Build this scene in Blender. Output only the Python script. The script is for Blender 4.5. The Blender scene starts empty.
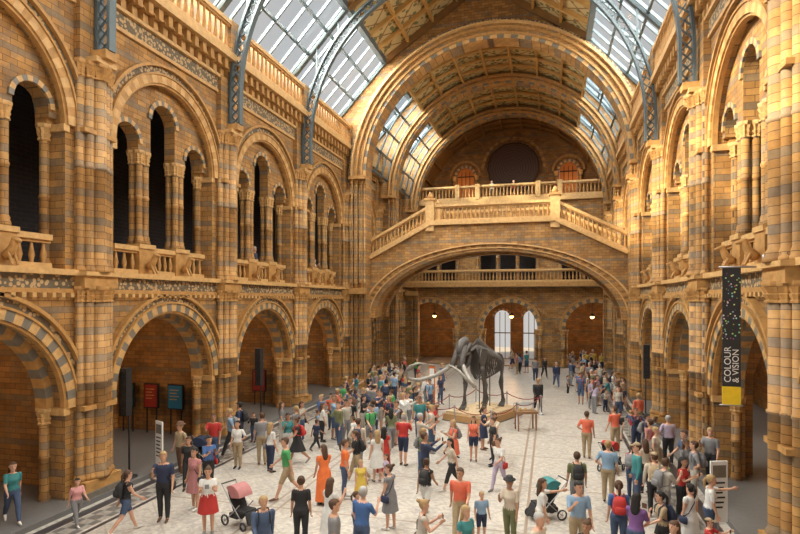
import bpy, bmesh, math, random
from mathutils import Vector, Matrix
from mathutils.geometry import tessellate_polygon
random.seed(7)
sc=bpy.context.scene
try: sc.view_settings.view_transform='Standard'
except Exception: pass
# ---------------- mesh builder
class MB:
    def __init__(s): s.v=[];s.f=[];s.m=[];s.sm=[]
    def add(s,vs,fs,m=0,smooth=False):
        b=len(s.v); s.v.extend([tuple(v) for v in vs])
        for f in fs:
            s.f.append([b+i for i in f]); s.m.append(m); s.sm.append(smooth)
    def box(s,x0,x1,y0,y1,z0,z1,m=0):
        vs=[(x,y,z) for z in (z0,z1) for y in (y0,y1) for x in (x0,x1)]
        s.add(vs,[(0,2,3,1),(4,5,7,6),(0,1,5,4),(2,6,7,3),(0,4,6,2),(1,3,7,5)],m)
    def beam(s,p0,p1,w,h,m=0,up=(0,0,1)):
        p0=Vector(p0);p1=Vector(p1);d=(p1-p0).normalized()
        sd=d.cross(Vector(up))
        if sd.length<1e-4: sd=d.cross(Vector((0,1,0)))
        sd.normalize();u=sd.cross(d).normalized()
        vs=[]
        for p in (p0,p1):
            for a,b in ((-1,-1),(1,-1),(1,1),(-1,1)): vs.append(p+sd*(a*w/2)+u*(b*h/2))
        s.add(vs,[(0,1,2,3),(7,6,5,4),(0,4,5,1),(1,5,6,2),(2,6,7,3),(3,7,4,0)],m)
    def lathe(s,prof,c,n=10,m=0,smooth=True,star=0):
        vs=[];fs=[]
        for r,z in prof:
            for i in range(n):
                a=2*math.pi*i/n; q=r*(1+(star if i%2 else -star)); vs.append((c[0]+q*math.cos(a),c[1]+q*math.sin(a),c[2]+z))
        for k in range(len(prof)-1):
            for i in range(n):
                j=(i+1)%n; fs.append((k*n+i,k*n+j,(k+1)*n+j,(k+1)*n+i))
        fs.append(tuple(range(n))[::-1]); fs.append(tuple(range((len(prof)-1)*n,len(prof)*n)))
        s.add(vs,fs,m,smooth)
    def loft(s,secs,n=16,m=0,tf=None,cap=True,flute=0):
        vs=[];fs=[]
        for z,w,d,yc in secs:
            for i in range(n):
                a=2*math.pi*i/n; k=1+flute*math.cos(a*6)*(1 if z<secs[0][0] else 0)
                p=Vector((w*k*math.cos(a),yc+d*k*math.sin(a),z)); vs.append(tf(p) if tf else p)
        for k in range(len(secs)-1):
            for i in range(n):
                j=(i+1)%n; fs.append((k*n+i,k*n+j,(k+1)*n+j,(k+1)*n+i))
        if cap: fs.append(tuple(range(n))[::-1]); fs.append(tuple(range((len(secs)-1)*n,len(secs)*n)))
        s.add(vs,fs,m,True)
    def tube(s,pts,rad,n=8,m=0,rounded=True,flat=None):
        pts=[Vector(p) for p in pts]
        if rounded:
            d0=(pts[0]-pts[1]).normalized();d1=(pts[-1]-pts[-2]).normalized()
            P=[pts[0]+d0*rad[0]*k for k in (0.98,0.7)]+pts+[pts[-1]+d1*rad[-1]*k for k in (0.7,0.98)]
            R=[rad[0]*.2,rad[0]*.71]+list(rad)+[rad[-1]*.71,rad[-1]*.2]
        else: P=pts;R=list(rad)
        vs=[];fs=[];ref=None
        for i,p in enumerate(P):
            t=(P[min(i+1,len(P)-1)]-P[max(i-1,0)]).normalized()
            if ref is None:
                ref=Vector((0,0,1)) if abs(t.z)<.9 else Vector((1,0,0))
            a=t.cross(ref)
            if a.length<1e-5: a=t.cross(Vector((0,1,0)))
            a.normalize(); b=a.cross(t).normalized(); ref=b
            for k in range(n):
                an=2*math.pi*k/n
                q=a*math.cos(an)*R[i]+b*math.sin(an)*R[i]
                if flat: q=Vector((q.x*flat[0],q.y*flat[1],q.z*flat[2]))
                vs.append(p+q)
        for k in range(len(P)-1):
            for i in range(n):
                j=(i+1)%n; fs.append((k*n+i,(k+1)*n+i,(k+1)*n+j,k*n+j))
        fs.append(tuple(range(n)));fs.append(tuple(range((len(P)-1)*n,len(P)*n))[::-1])
        s.add(vs,fs,m,True)
    def panel(s,outer,holes,mp,w0,w1,m=0,ms=None):
        if ms is None: ms=m
        loops=[outer]+holes
        tris=tessellate_polygon([[Vector((p[0],p[1],0)) for p in l] for l in loops])
        flat=[p for l in loops for p in l]
        n=len(flat)
        vs=[mp(p[0],p[1],w0) for p in flat]+[mp(p[0],p[1],w1) for p in flat]
        s.add(vs,[t for t in tris]+[(t[2]+n,t[1]+n,t[0]+n) for t in tris],m)
        fs=[];o=0
        for l in loops:
            k=len(l)
            for i in range(k):
                a=o+i;b=o+(i+1)%k; fs.append((a,b,b+n,a+n))
            o+=k
        s.add(vs,fs,ms)
    def ring(s,c,r0,r1,a0,a1,nseg,mp,w0,w1,mats=(0,),sub=1,ry=1.0):
        for i in range(nseg):
            m=mats[i%len(mats)]
            vs=[];fs=[]
            for k in range(sub+1):
                a=math.radians(a0+(a1-a0)*(i+k/sub)/nseg)
                for r in (r0,r1):
                    u=c[0]+r*math.cos(a); v=c[1]+r*math.sin(a)*ry
                    vs.append(mp(u,v,w0));vs.append(mp(u,v,w1))
            for k in range(sub):
                b=4*k;d=4*(k+1)
                fs+=[(b,b+2,d+2,d),(b+1,d+1,d+3,b+3),(b,d,d+1,b+1),(b+2,b+3,d+3,d+2)]
            fs+=[(0,1,3,2),(4*sub,4*sub+2,4*sub+3,4*sub+1)]
            s.add(vs,fs,m)
    def mesh(s,name,mats,fixn=True):
        me=bpy.data.meshes.new(name); me.from_pydata(s.v,[],s.f)
        for m in mats: me.materials.append(m)
        me.polygons.foreach_set('material_index',s.m); me.polygons.foreach_set('use_smooth',s.sm)
        if fixn:
            bm=bmesh.new();bm.from_mesh(me);bmesh.ops.recalc_face_normals(bm,faces=bm.faces);bm.to_mesh(me);bm.free()
        me.update(); return me
    def obj(s,name,mats,parent=None,fixn=True):
        me=s.mesh(name,mats,fixn)
        o=bpy.data.objects.new(name,me); sc.collection.objects.link(o)
        if parent: o.parent=parent
        return o
def archpoly(c,r,zs,z0,n=20):
    return [(c-r,z0)]+[(c-r*math.cos(math.pi*i/n),zs+r*math.sin(math.pi*i/n)) for i in range(n+1)]+[(c+r,z0)]
# ---------------- materials
def nm(name):
    m=bpy.data.materials.new(name); m.use_nodes=True; nt=m.node_tree; b=nt.nodes['Principled BSDF']; return m,nt,b
def simple(name,col,rough=.6,metal=0,noise=.15,scale=6):
    m,nt,b=nm(name)
    n=nt.nodes.new('ShaderNodeTexNoise');n.inputs['Scale'].default_value=scale
    g=nt.nodes.new('ShaderNodeNewGeometry'); nt.links.new(g.outputs['Position'],n.inputs['Vector'])
    mx=nt.nodes.new('ShaderNodeMix');mx.data_type='RGBA'
    mx.inputs['A'].default_value=[c*(1-noise) for c in col]+[1];mx.inputs['B'].default_value=[min(1,c*(1+noise)) for c in col]+[1]
    nt.links.new(n.outputs['Fac'],mx.inputs['Factor']);nt.links.new(mx.outputs['Result'],b.inputs['Base Color'])
    b.inputs['Roughness'].default_value=rough;b.inputs['Metallic'].default_value=metal
    return m
def M(nt,op,a,b=None,c=None):
    n=nt.nodes.new('ShaderNodeMath');n.operation=op
    for i,x in enumerate((a,b,c)):
        if x is None: continue
        if isinstance(x,(int,float)): n.inputs[i].default_value=x
        else: nt.links.new(x,n.inputs[i])
    return n.outputs[0]
def MIX(nt,f,a,b,bt='MIX'):
    n=nt.nodes.new('ShaderNodeMix');n.data_type='RGBA';n.blend_type=bt
    for k,x in (('Factor',f),('A',a),('B',b)):
        if isinstance(x,(int,float)): n.inputs[k].default_value=x
        elif isinstance(x,tuple): n.inputs[k].default_value=x+(1,)
        else: nt.links.new(x,n.inputs[k])
    return n.outputs['Result']
def masonry(name,c1,c2,band,bw=.42,rh=.17,period=1.36,bfrac=.125,rough=.7,mort=(.09,.045,.02),bmix=.6,grey=.35):
    m,nt,b=nm(name)
    g=nt.nodes.new('ShaderNodeNewGeometry');sp=nt.nodes.new('ShaderNodeSeparateXYZ');nt.links.new(g.outputs['Position'],sp.inputs[0])
    u=M(nt,'ADD',sp.outputs[0],sp.outputs[1]); cb=nt.nodes.new('ShaderNodeCombineXYZ');nt.links.new(u,cb.inputs[0]);nt.links.new(sp.outputs[2],cb.inputs[1])
    br=nt.nodes.new('ShaderNodeTexBrick');nt.links.new(cb.outputs[0],br.inputs['Vector'])
    br.inputs['Scale'].default_value=1;br.inputs['Brick Width'].default_value=bw;br.inputs['Row Height'].default_value=rh
    br.inputs['Mortar Size'].default_value=.010;br.inputs['Mortar Smooth'].default_value=.5;br.inputs['Bias'].default_value=0
    br.inputs['Color1'].default_value=c1+(1,);br.inputs['Color2'].default_value=c2+(1,);br.inputs['Mortar'].default_value=mort+(1,)
    fr=M(nt,'FRACT',M(nt,'DIVIDE',sp.outputs[2],period)); bf=M(nt,'LESS_THAN',fr,bfrac)
    col=MIX(nt,M(nt,'MULTIPLY',bf,bmix),br.outputs['Color'],band)
    n2=nt.nodes.new('ShaderNodeTexNoise');n2.inputs['Scale'].default_value=2.6;n2.inputs['Detail'].default_value=3;nt.links.new(g.outputs['Position'],n2.inputs['Vector'])
    col=MIX(nt,M(nt,'MULTIPLY',M(nt,'GREATER_THAN',n2.outputs['Fac'],.56),grey),col,band)
    n=nt.nodes.new('ShaderNodeTexNoise');n.inputs['Scale'].default_value=.9;n.inputs['Detail'].default_value=9;n.inputs['Roughness'].default_value=.75;nt.links.new(g.outputs['Position'],n.inputs['Vector'])
    k=M(nt,'MULTIPLY_ADD',n.outputs['Fac'],2.0,0.0)
    cc=nt.nodes.new('ShaderNodeCombineXYZ')
    for i in range(3): nt.links.new(k,cc.inputs[i])
    col=MIX(nt,1.0,col,cc.outputs[0],'MULTIPLY')
    nt.links.new(col,b.inputs['Base Color']);b.inputs['Roughness'].default_value=rough
    bp=nt.nodes.new('ShaderNodeBump');bp.inputs['Strength'].default_value=.5;bp.inputs['Distance'].default_value=.02
    nt.links.new(br.outputs['Color'],bp.inputs['Height']);nt.links.new(bp.outputs[0],b.inputs['Normal'])
    return m
brick=masonry('terracotta_block',(.43,.225,.065),(.26,.125,.032),(.15,.13,.10))
pierm=masonry('banded_pier',(.46,.25,.08),(.32,.16,.045),(.14,.125,.10),bw=.5,rh=.2,period=.8,bfrac=.25,bmix=.6,grey=.2)
stone=simple('buff_terracotta',(.42,.225,.07),.6,noise=.5,scale=5)
cream=simple('cream_terracotta',(.53,.32,.125),.55,noise=.4,scale=6)
slate=simple('blue_grey_terracotta',(.17,.15,.12),.5,noise=.3,scale=6)
darkb=masonry('gallery_shade_brick',(.022,.021,.028),(.016,.015,.02),(.025,.026,.032))  # darkness of the upper gallery openings put into the brick colour
aisleb=masonry('aisle_brick',(.33,.165,.048),(.21,.10,.028),(.14,.11,.07))
stepm=simple('grey_stone_step',(.14,.14,.14),.5)
iron=simple('painted_iron',(.10,.13,.145),.45,.3,noise=.1)
def frieze(name,a,b_,sc_):
    m,nt,b=nm(name)
    g=nt.nodes.new('ShaderNodeNewGeometry');v=nt.nodes.new('ShaderNodeTexVoronoi');v.inputs['Scale'].default_value=sc_
    nt.links.new(g.outputs['Position'],v.inputs['Vector'])
    st=M(nt,'GREATER_THAN',v.outputs['Distance'],.45)
    nt.links.new(MIX(nt,st,a,b_),b.inputs['Base Color']);b.inputs['Roughness'].default_value=.6
    bp=nt.nodes.new('ShaderNodeBump');bp.inputs['Strength'].default_value=.7;bp.inputs['Distance'].default_value=.04;nt.links.new(v.outputs['Distance'],bp.inputs['Height']);nt.links.new(bp.outputs[0],b.inputs['Normal'])
    return m
friz=frieze('carved_frieze',(.44,.29,.14),(.12,.09,.055),8)
def ceilmat():
    m,nt,b=nm('painted_ceiling_panels')
    g=nt.nodes.new('ShaderNodeNewGeometry');sp=nt.nodes.new('ShaderNodeSeparateXYZ');nt.links.new(g.outputs['Position'],sp.inputs[0])
    d1=M(nt,'FRACT',M(nt,'DIVIDE',M(nt,'ADD',sp.outputs[0],sp.outputs[1]),1.42));d2=M(nt,'FRACT',M(nt,'DIVIDE',M(nt,'SUBTRACT',sp.outputs[0],sp.outputs[1]),1.42))
    v=nt.nodes.new('ShaderNodeTexVoronoi');v.inputs['Scale'].default_value=2.6;nt.links.new(g.outputs['Position'],v.inputs['Vector'])
    col=MIX(nt,M(nt,'GREATER_THAN',v.outputs['Distance'],.36),(.11,.12,.05),(.46,.35,.17))
    ln=M(nt,'MAXIMUM',M(nt,'LESS_THAN',d1,.09),M(nt,'LESS_THAN',d2,.09))
    col=MIX(nt,ln,col,(.20,.10,.03))
    nt.links.new(col,b.inputs['Base Color']);b.inputs['Roughness'].default_value=.6
    return m
ceilm=ceilmat()
wood=simple('ceiling_timber',(.20,.10,.03),.5,noise=.3,scale=2)
gilt=simple('gilded_timber',(.44,.25,.075),.45,noise=.2,scale=3)
def floormat():
    m,nt,b=nm('mosaic_floor')
    g=nt.nodes.new('ShaderNodeNewGeometry');sp=nt.nodes.new('ShaderNodeSeparateXYZ');nt.links.new(g.outputs['Position'],sp.inputs[0])
    X,Y=sp.outputs[0],sp.outputs[1]
    v=nt.nodes.new('ShaderNodeTexVoronoi');v.inputs['Scale'].default_value=11;nt.links.new(g.outputs['Position'],v.inputs['Vector'])
    sx=nt.nodes.new('ShaderNodeSeparateXYZ');nt.links.new(v.outputs['Color'],sx.inputs[0])
    col=MIX(nt,sx.outputs[0],(.56,.52,.46),(.28,.265,.255))
    n=nt.nodes.new('ShaderNodeTexNoise');n.inputs['Scale'].default_value=.6;n.inputs['Detail'].default_value=5;nt.links.new(g.outputs['Position'],n.inputs['Vector'])
    col=MIX(nt,M(nt,'MULTIPLY',n.outputs['Fac'],.6),col,(.54,.50,.44))
    a=M(nt,'ABSOLUTE',M(nt,'SUBTRACT',X,-4.1))
    def band(c,w): return M(nt,'LESS_THAN',M(nt,'ABSOLUTE',M(nt,'SUBTRACT',a,c)),w)
    e1=M(nt,'LESS_THAN',M(nt,'ABSOLUTE',M(nt,'SUBTRACT',M(nt,'FRACT',M(nt,'DIVIDE',M(nt,'ADD',X,Y),1.775)),.5)),.02)
    e2=M(nt,'LESS_THAN',M(nt,'ABSOLUTE',M(nt,'SUBTRACT',M(nt,'FRACT',M(nt,'DIVIDE',M(nt,'SUBTRACT',X,Y),1.775)),.5)),.02)
    col=MIX(nt,M(nt,'MULTIPLY',M(nt,'MAXIMUM',e1,e2),M(nt,'MULTIPLY',M(nt,'LESS_THAN',a,7.1),.4)),col,(.28,.22,.18))
    chk=nt.nodes.new('ShaderNodeTexChecker');chk.inputs['Scale'].default_value=3.2;nt.links.new(g.outputs['Position'],chk.inputs['Vector'])
    col=MIX(nt,M(nt,'MULTIPLY',band(7.6,.34),M(nt,'MULTIPLY_ADD',chk.outputs['Fac'],.45,.4)),col,(.07,.07,.07))
    for c,w in ((7.1,.07),(8.15,.16)): col=MIX(nt,band(c,w),col,(.05,.045,.05))
    for c,w in ((3.2,.04),(3.5,.04)): col=MIX(nt,band(c,w),col,(.30,.23,.18))
    yb=M(nt,'LESS_THAN',M(nt,'FRACT',M(nt,'DIVIDE',Y,3.55)),.02)
    col=MIX(nt,M(nt,'MULTIPLY',yb,M(nt,'LESS_THAN',a,7.1)),col,(.30,.24,.19))
    nt.links.new(col,b.inputs['Base Color']);b.inputs['Roughness'].default_value=.35
    return m
floorm=floormat()
def glassmat():
    m,nt,b=nm('roof_glass');nt.nodes.remove(b)
    t=nt.nodes.new('ShaderNodeBsdfTransparent');t.inputs[0].default_value=(.86,.93,1,1);g=nt.nodes.new('ShaderNodeBsdfGlossy');g.inputs['Roughness'].default_value=.1
    mx=nt.nodes.new('ShaderNodeMixShader');mx.inputs[0].default_value=.06
    nt.links.new(t.outputs[0],mx.inputs[1]);nt.links.new(g.outputs[0],mx.inputs[2]);nt.links.new(mx.outputs[0],nt.nodes['Material Output'].inputs[0])
    return m
glass=glassmat()
WM=[brick,pierm,stone,cream,slate,friz,darkb,aisleb,stepm]
BR,PI,ST,CR,SL,FR,DB,AB,SP=range(9)
NC=-4.1; EC=-3.6
PIERS=[-0.5,6.6,13.7,20.8,27.9,35.0,42.1,49.2]
BAYS=[(PIERS[i]+PIERS[i+1])/2 for i in range(7)]
YE=49.8; YF=56.
b=MB();b.box(-21,13,-4,70,-.3,0,0);b.obj('floor',[floorm])
def balustrade(mb,p0,p1,h=1.0,sp=.3,m=ST,mr=CR,th=.22):
    p0=Vector(p0);p1=Vector(p1)
    up=Vector((0,0,1))
    mb.beam(p0+up*.08,p1+up*.08,th,.16,mr);mb.beam(p0+up*(h-.08),p1+up*(h-.08),th+.06,.16,mr)
    mb.beam(p0+up*(h-.2),p1+up*(h-.2),th-.08,.08,m)
    L=(p1-p0).length;n=max(1,int(L/sp))
    for i in range(n):
        p=p0.lerp(p1,(i+.5)/n)
        mb.lathe([(.07,.14),(.05,.2),(.09,.36),(.045,h*.62),(.04,h-.26),(.08,h-.16)],p,7,m)
def column(mb,x,y,z0,z1,r,m=PI,mc=CR,n=10):
    H=z1-z0
    mb.lathe([(r*1.5,0),(r*1.5,.1),(r*1.2,.16),(r*1.3,.22),(r,.3),(r,H*.5-.05),(r*1.18,H*.5-.03),(r*1.18,H*.5+.03),(r,H*.5+.05),(r,H-.46)],(x,y,z0),n,m)
    mb.lathe([(r*1.22,H-.46),(r*1.25,H-.42),(r*1.0,H-.39),(r*1.35,H-.28),(r*1.1,H-.26),(r*1.55,H-.12)],(x,y,z0),16,mc,False,.1)
    mb.lathe([(r*1.6,H-.11),(r*1.7,H-.06),(r*1.7,H)],(x,y,z0),8,mc,False)
def side(name,sgn,xw):
    X=lambda d: xw+sgn*d
    mp=lambda u,v,w:(X(w),u,v)
    def bx(mb,d0,d1,y0,y1,z0,z1,m): 
        a,c=sorted((X(d0),X(d1)));mb.box(a,c,y0,y1,z0,z1,m)
    w=MB()
    holes=[archpoly(c,2.65,2.75,.03) for c in BAYS]+[archpoly(c,2.65,10.75,6.66) for c in BAYS]
    w.panel([(-.5,0),(YE,0),(YE,16),(-.5,16)],holes,mp,0,-.9,BR,PI)
    bx(w,-1.3,-.9,-.5,YF,16,18.2,BR)
    bx(w,-5.7,.62,-.5,YE,0,.14,SP)
    for c in BAYS:
        for zs,sp in ((2.75,0),(10.75,1)):
            w.ring((c,zs),2.65,2.93,0,180,34,mp,0,.12,(CR,SL) if not sp else (CR,ST),2)
            w.ring((c,zs),2.93,2.99,0,180,1,mp,0,.17,(ST,),30)
            w.ring((c,zs),2.99,3.2,0,180,1,mp,0,.06,(FR,),30)
            w.ring((c,zs),3.2,3.3,0,180,1,mp,0,.2,(ST,),30)
            w.ring((c,zs),2.58,2.65,0,180,1,mp,-.1,.06,(ST,),30)
            w.ring((c,zs),2.42,2.65,0,180,26,mp,-.4,-.8,(ST,SL),2)
            zb=0 if not sp else 6.66
            for s_ in (-1,1):
                column(w,X(-.6),c+s_*2.53,zb,zs,.13)
                bx(w,-.9,.06,c+s_*2.65-.1,c+s_*2.65+.1,zs-.2,zs,CR)
    for p in PIERS:
        bx(w,0,.22,p-.6,p+.6,0,15.0,PI)
        bx(w,0,.5,p-.68,p+.68,0,.6,ST);bx(w,0,.55,p-.72,p+.72,0,.3,SL)
        for dy,dd,r in ((0,.32,.2),(-.3,.25,.13),(.3,.25,.13),(-.55,.15,.11),(.55,.15,.11)):
            for z0,z1 in ((.6,6.2),(6.6,12.7)):
                column(w,X(dd),p+dy,z0,z1,r,PI,ST,12)
        bx(w,0,.42,p-.64,p+.64,6.15,6.62,ST);bx(w,0,.52,p-.68,p+.68,6.5,6.62,CR)
        bx(w,0,.4,p-.62,p+.62,2.62,2.75,ST)
        bx(w,0,.4,p-.62,p+.62,10.62,10.75,ST)
        bx(w,0,.6,p-.4,p+.4,12.7,12.85,CR);bx(w,0,.75,p-.22,p+.22,12.85,13.1,ST)
    w.obj('wall_'+name,WM)
    t=MB()
    y0,y1=-.5,YE
    bx(t,0,.1,y0,y1,6.0,6.12,ST);bx(t,0,.06,y0,y1,6.12,6.5,FR);bx(t,0,.26,y0,y1,6.5,6.66,CR)
    bx(t,0,.1,y0,y1,14.3,14.42,CR);bx(t,0,.07,y0,y1,14.42,14.9,FR);bx(t,0,.2,y0,y1,14.9,15.02,CR)
    y=y0+.2
    while y<y1:
        t.panel([(y,15.0),(y+.22,15.0),(y+.22,15.7),(y,15.7)],[],mp,0,.2,ST)
        bx(t,.2,.42,y,y+.22,15.3,15.7,ST)
        t.ring((y+.36,15.3),.14,.19,0,180,1,mp,0,.3,(ST,),6)
        y+=.5
    y=y0+.1
    while y<y1:
        bx(t,0,.2,y,y+.12,5.88,6.0,CR);y+=.3
    bx(t,0,.6,y0,y1,15.7,15.98,CR)
    for i in range(7):
        a=PIERS[i]+.35;c_=PIERS[i+1]-.35
        bx(t,.28,.55,a-.7,a,15.98,17.35,PI)
        balustrade(t,(X(.42),a,15.98),(X(.42),c_,15.98),1.3,.36)
    t.obj('trim_cornice_'+name,WM)
    s_=MB()
    for c in BAYS:
        pts=[(c-2.6,10.9),(c-2.35,10.9)]
        def notch(cc,r,zs,n=10): return [(cc-r*math.cos(math.pi*i/n),zs+r*math.sin(math.pi*i/n)) for i in range(n+1)]
        pts+=notch(c-1.8,.55,11.1)+[(c-1.25,10.9),(c-.65,10.9)]+notch(c,.65,12.1)+[(c+.65,10.9),(c+1.25,10.9)]+notch(c+1.8,.55,11.1)+[(c+2.35,10.9),(c+2.6,10.9)]
        pts+=[(c+2.66*math.cos(math.pi*i/20),10.75+2.66*math.sin(math.pi*i/20)) for i in range(1,20)]
        s_.panel(pts,[],mp,-.25,-.7,BR,PI)
        s_.ring((c,12.1),.65,.82,0,180,14,mp,-.25,-.18,(CR,SL),1)
        for q in (-1.8,1.8): s_.ring((c+q,11.1),.55,.7,0,180,12,mp,-.25,-.18,(CR,SL),1)
        for q in (-1.1,-.8,.8,1.1):
            for dd in (-.35,-.62): column(s_,X(dd),c+q,7.7,10.9,.115)
        for q in (-.95,.95):
            bx(s_,-.8,-.15,c+q-.36,c+q+.36,6.66,7.7,ST);bx(s_,-.85,-.1,c+q-.4,c+q+.4,7.55,7.7,CR)
        for a_,e_ in ((-2.4,-1.3),(-.6,.6),(1.3,2.4)): balustrade(s_,(X(-.3),c+a_,6.66),(X(-.3),c+e_,6.66),.95,.28)
        for q in (-.95,.95):
            s_.tube([(X(-.02),c+q,6.95),(X(.12),c+q,7.1),(X(.2),c+q,7.3)],[.14,.11,.09],8,ST)
            s_.tube([(X(.2),c+q,7.32),(X(.36),c+q,7.28)],[.09,.05],6,ST)
            for e in (-.08,.08): s_.tube([(X(.08),c+q+e,7.0),(X(.2),c+q+e,6.72)],[.04,.035],6,ST)
    s_.obj('trim_arcade_'+name,WM)
    a=MB()
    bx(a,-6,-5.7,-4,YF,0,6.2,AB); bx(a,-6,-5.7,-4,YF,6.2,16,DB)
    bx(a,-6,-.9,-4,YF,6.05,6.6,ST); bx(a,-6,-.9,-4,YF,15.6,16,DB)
    for p in PIERS:
        if sgn>0:
            bx(a,-5.7,-.9,p-.1,p+.3,0,6.05,AB)
            a.ring((-3.3,3.2),1.9,2.2,0,180,1,lambda u,v,w:(X(u),w,v),p-.25,p-.1,(ST,),24)
            for q in (-5.35,-1.25): column(a,X(q),p-.18,0,3.2,.14)
        else:
            a.panel([(-5.7,0),(-5.7,6.05),(-.9,6.05),(-.9,0),(-1.3,0)]+[(-3.3+2*math.cos(math.pi*i/14),3+2*math.sin(math.pi*i/14)) for i in range(15)]+[(-5.3,0)],[],lambda u,v,w:(X(u),w,v),p-.3,p+.3,AB,PI)
    a.obj('wall_aisle_'+name,WM)
    return X
XL=side('left',1,-13.2);XR=side('right',-1,5.05)
def prof(a):
    return 17.9+(9.5-a)/(9.5-6.3)*3.4 if a>6.3 else 21.3+(6.3-a)/6.3*4.2
rf=MB();gl=MB();cl=MB()
ROOFY=(-2.,YE+.6)
for sg in (-1,1):
    P=lambda a,y,dz=0:(NC+sg*a,y,prof(a)+dz)
    gl.add([P(9.5,ROOFY[0],.05),P(9.5,ROOFY[1],.05),P(6.3,ROOFY[1],.05),P(6.3,ROOFY[0],.05)],[(0,1,2,3)],0)
    cl.add([P(6.3,ROOFY[0],.25),P(6.3,YF,.25),P(0,YF,.25),P(0,ROOFY[0],.25)],[(0,1,2,3)],0)
    cl.add([P(9.5,ROOFY[1],.1),P(9.5,YF,.1),P(6.3,YF,.1),P(6.3,ROOFY[1],.1)],[(0,1,2,3)],0)
    for a in (9.5,8.45,7.4,6.3): rf.beam(P(a,ROOFY[0]),P(a,YF),.12 if a!=6.3 else .3,.16 if a!=6.3 else .4,0)
    for a in (4.7,3.1,1.5): rf.beam(P(a,ROOFY[0],.1),P(a,YF,.1),.16,.26,2)
    y=ROOFY[0]
    while y<YE:
        rf.beam(P(9.5,y),P(6.3,y),.08,.14,0)
        y+=7.1/6
    y=PIERS[0]
    while y<YF:
        rf.beam(P(6.3,y,.08),P(0,y,.08),.15,.26,2);y+=7.1/4
    for p in PIERS: rf.beam(P(9.5,p),P(6.3,p),.3,.3,0);rf.beam(P(6.3,p,0),P(0,p,0),.4,.4,1)
rf.obj('trim_roof_beams',[iron,wood,gilt]);gl.obj('window_1',[glass],fixn=False);cl.obj('ceiling',[ceilm],fixn=False)
vt=MB();vg=MB()
ZC=13.9
for (ya,yb) in ((36.2,42.1),(42.9,49.2),(49.9,56.0)):
    angs=list(range(48,133,12))
    q=lambda r,a,y:(EC+r*math.cos(math.radians(a)),y,ZC+r*math.sin(math.radians(a)))
    for a0,a1 in zip(angs[:-1],angs[1:]):
        vt.add([q(8.85,a0,ya),q(8.85,a1,ya),q(8.85,a1,yb),q(8.85,a0,yb)],[(0,1,2,3)],0 if ya<49 else 1)
    for a in angs: vt.beam(q(8.7,a,ya),q(8.7,a,yb),.15,.28,2 if ya<49 else 1)
    n=4
    for i in range(n+1):
        y=ya+(yb-ya)*i/n
        for a0,a1 in zip(angs[:-1],angs[1:]): vt.beam(q(8.72,a0,y),q(8.72,a1,y),.14,.24,2 if i%n and ya<49 else 1,(0,1,0))
    if ya<49:
        for lo,hi in ((8,48),(132,172)):
            aa=[lo+(hi-lo)*k/4 for k in range(5)]
            for a0,a1 in zip(aa[:-1],aa[1:]): vg.add([q(8.85,a0,ya),q(8.85,a1,ya),q(8.85,a1,yb),q(8.85,a0,yb)],[(0,1,2,3)],0)
            for a in aa: vt.beam(q(8.8,a,ya),q(8.8,a,yb),.12,.14,3)
            for i in range(n+1):
                y=ya+(yb-ya)*i/n
                for a0,a1 in zip(aa[:-1],aa[1:]): vt.beam(q(8.8,a0,y),q(8.8,a1,y),.1,.14,3,(0,1,0))
    else:
        for lo,hi in ((0,48),(132,180)):
            aa=[lo+(hi-lo)*k/4 for k in range(5)]
            for a0,a1 in zip(aa[:-1],aa[1:]): vt.add([q(8.8,a0,ya),q(8.8,a1,ya),q(8.8,a1,yb),q(8.8,a0,yb)],[(0,1,2,3)],1)
            for a in aa: vt.beam(q(8.65,a,ya),q(8.65,a,yb),.16,.28,1)
vt.obj('ceiling_vault',[ceilm,wood,gilt,iron]);vg.obj('window_2',[glass],fixn=False)
mpx=lambda y:(lambda u,v,w:(u,y+w,v))
for p in PIERS[:5]:
    r=MB();mp=mpx(p);c=(NC,14.2);hw=.13
    r.ring(c,8.3,8.4,0,180,1,mp,-hw,hw,(0,),48);r.ring(c,8.74,8.84,0,180,1,mp,-hw,hw,(0,),48)
    for k in range(64):
        a0=math.pi*k/64;a1=math.pi*(k+1)/64
        q=lambda rr,a:(c[0]+rr*math.cos(a),p,c[1]+rr*math.sin(a))
        r.beam(q(8.38,a0),q(8.76,a1),.05,.05,0,(0,1,0));r.beam(q(8.76,a0),q(8.38,a1),.05,.05,0,(0,1,0))
    for sg in (-1,1):
        for ra,rb in ((8.3,8.4),(8.74,8.84)):
            x0,x1=sorted((NC+sg*ra,NC+sg*rb));r.box(x0,x1,p-hw,p+hw,13.1,14.2,0)
        for k in range(3):
            z=13.1+k*.367
            r.beam((NC+sg*8.38,p,z),(NC+sg*8.76,p,z+.367),.05,.05,0,(0,1,0));r.beam((NC+sg*8.76,p,z),(NC+sg*8.38,p,z+.367),.05,.05,0,(0,1,0))
        for an in (25,40,55,70,85):
            a=math.radians(an);d=8.82*math.cos(a)
            r.beam((NC+sg*d,p,14.2+8.82*math.sin(a)),(NC+sg*d,p,prof(abs(d))),.1,.1,0,(0,1,0))
    r.obj('roof_rib',[iron])
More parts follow.
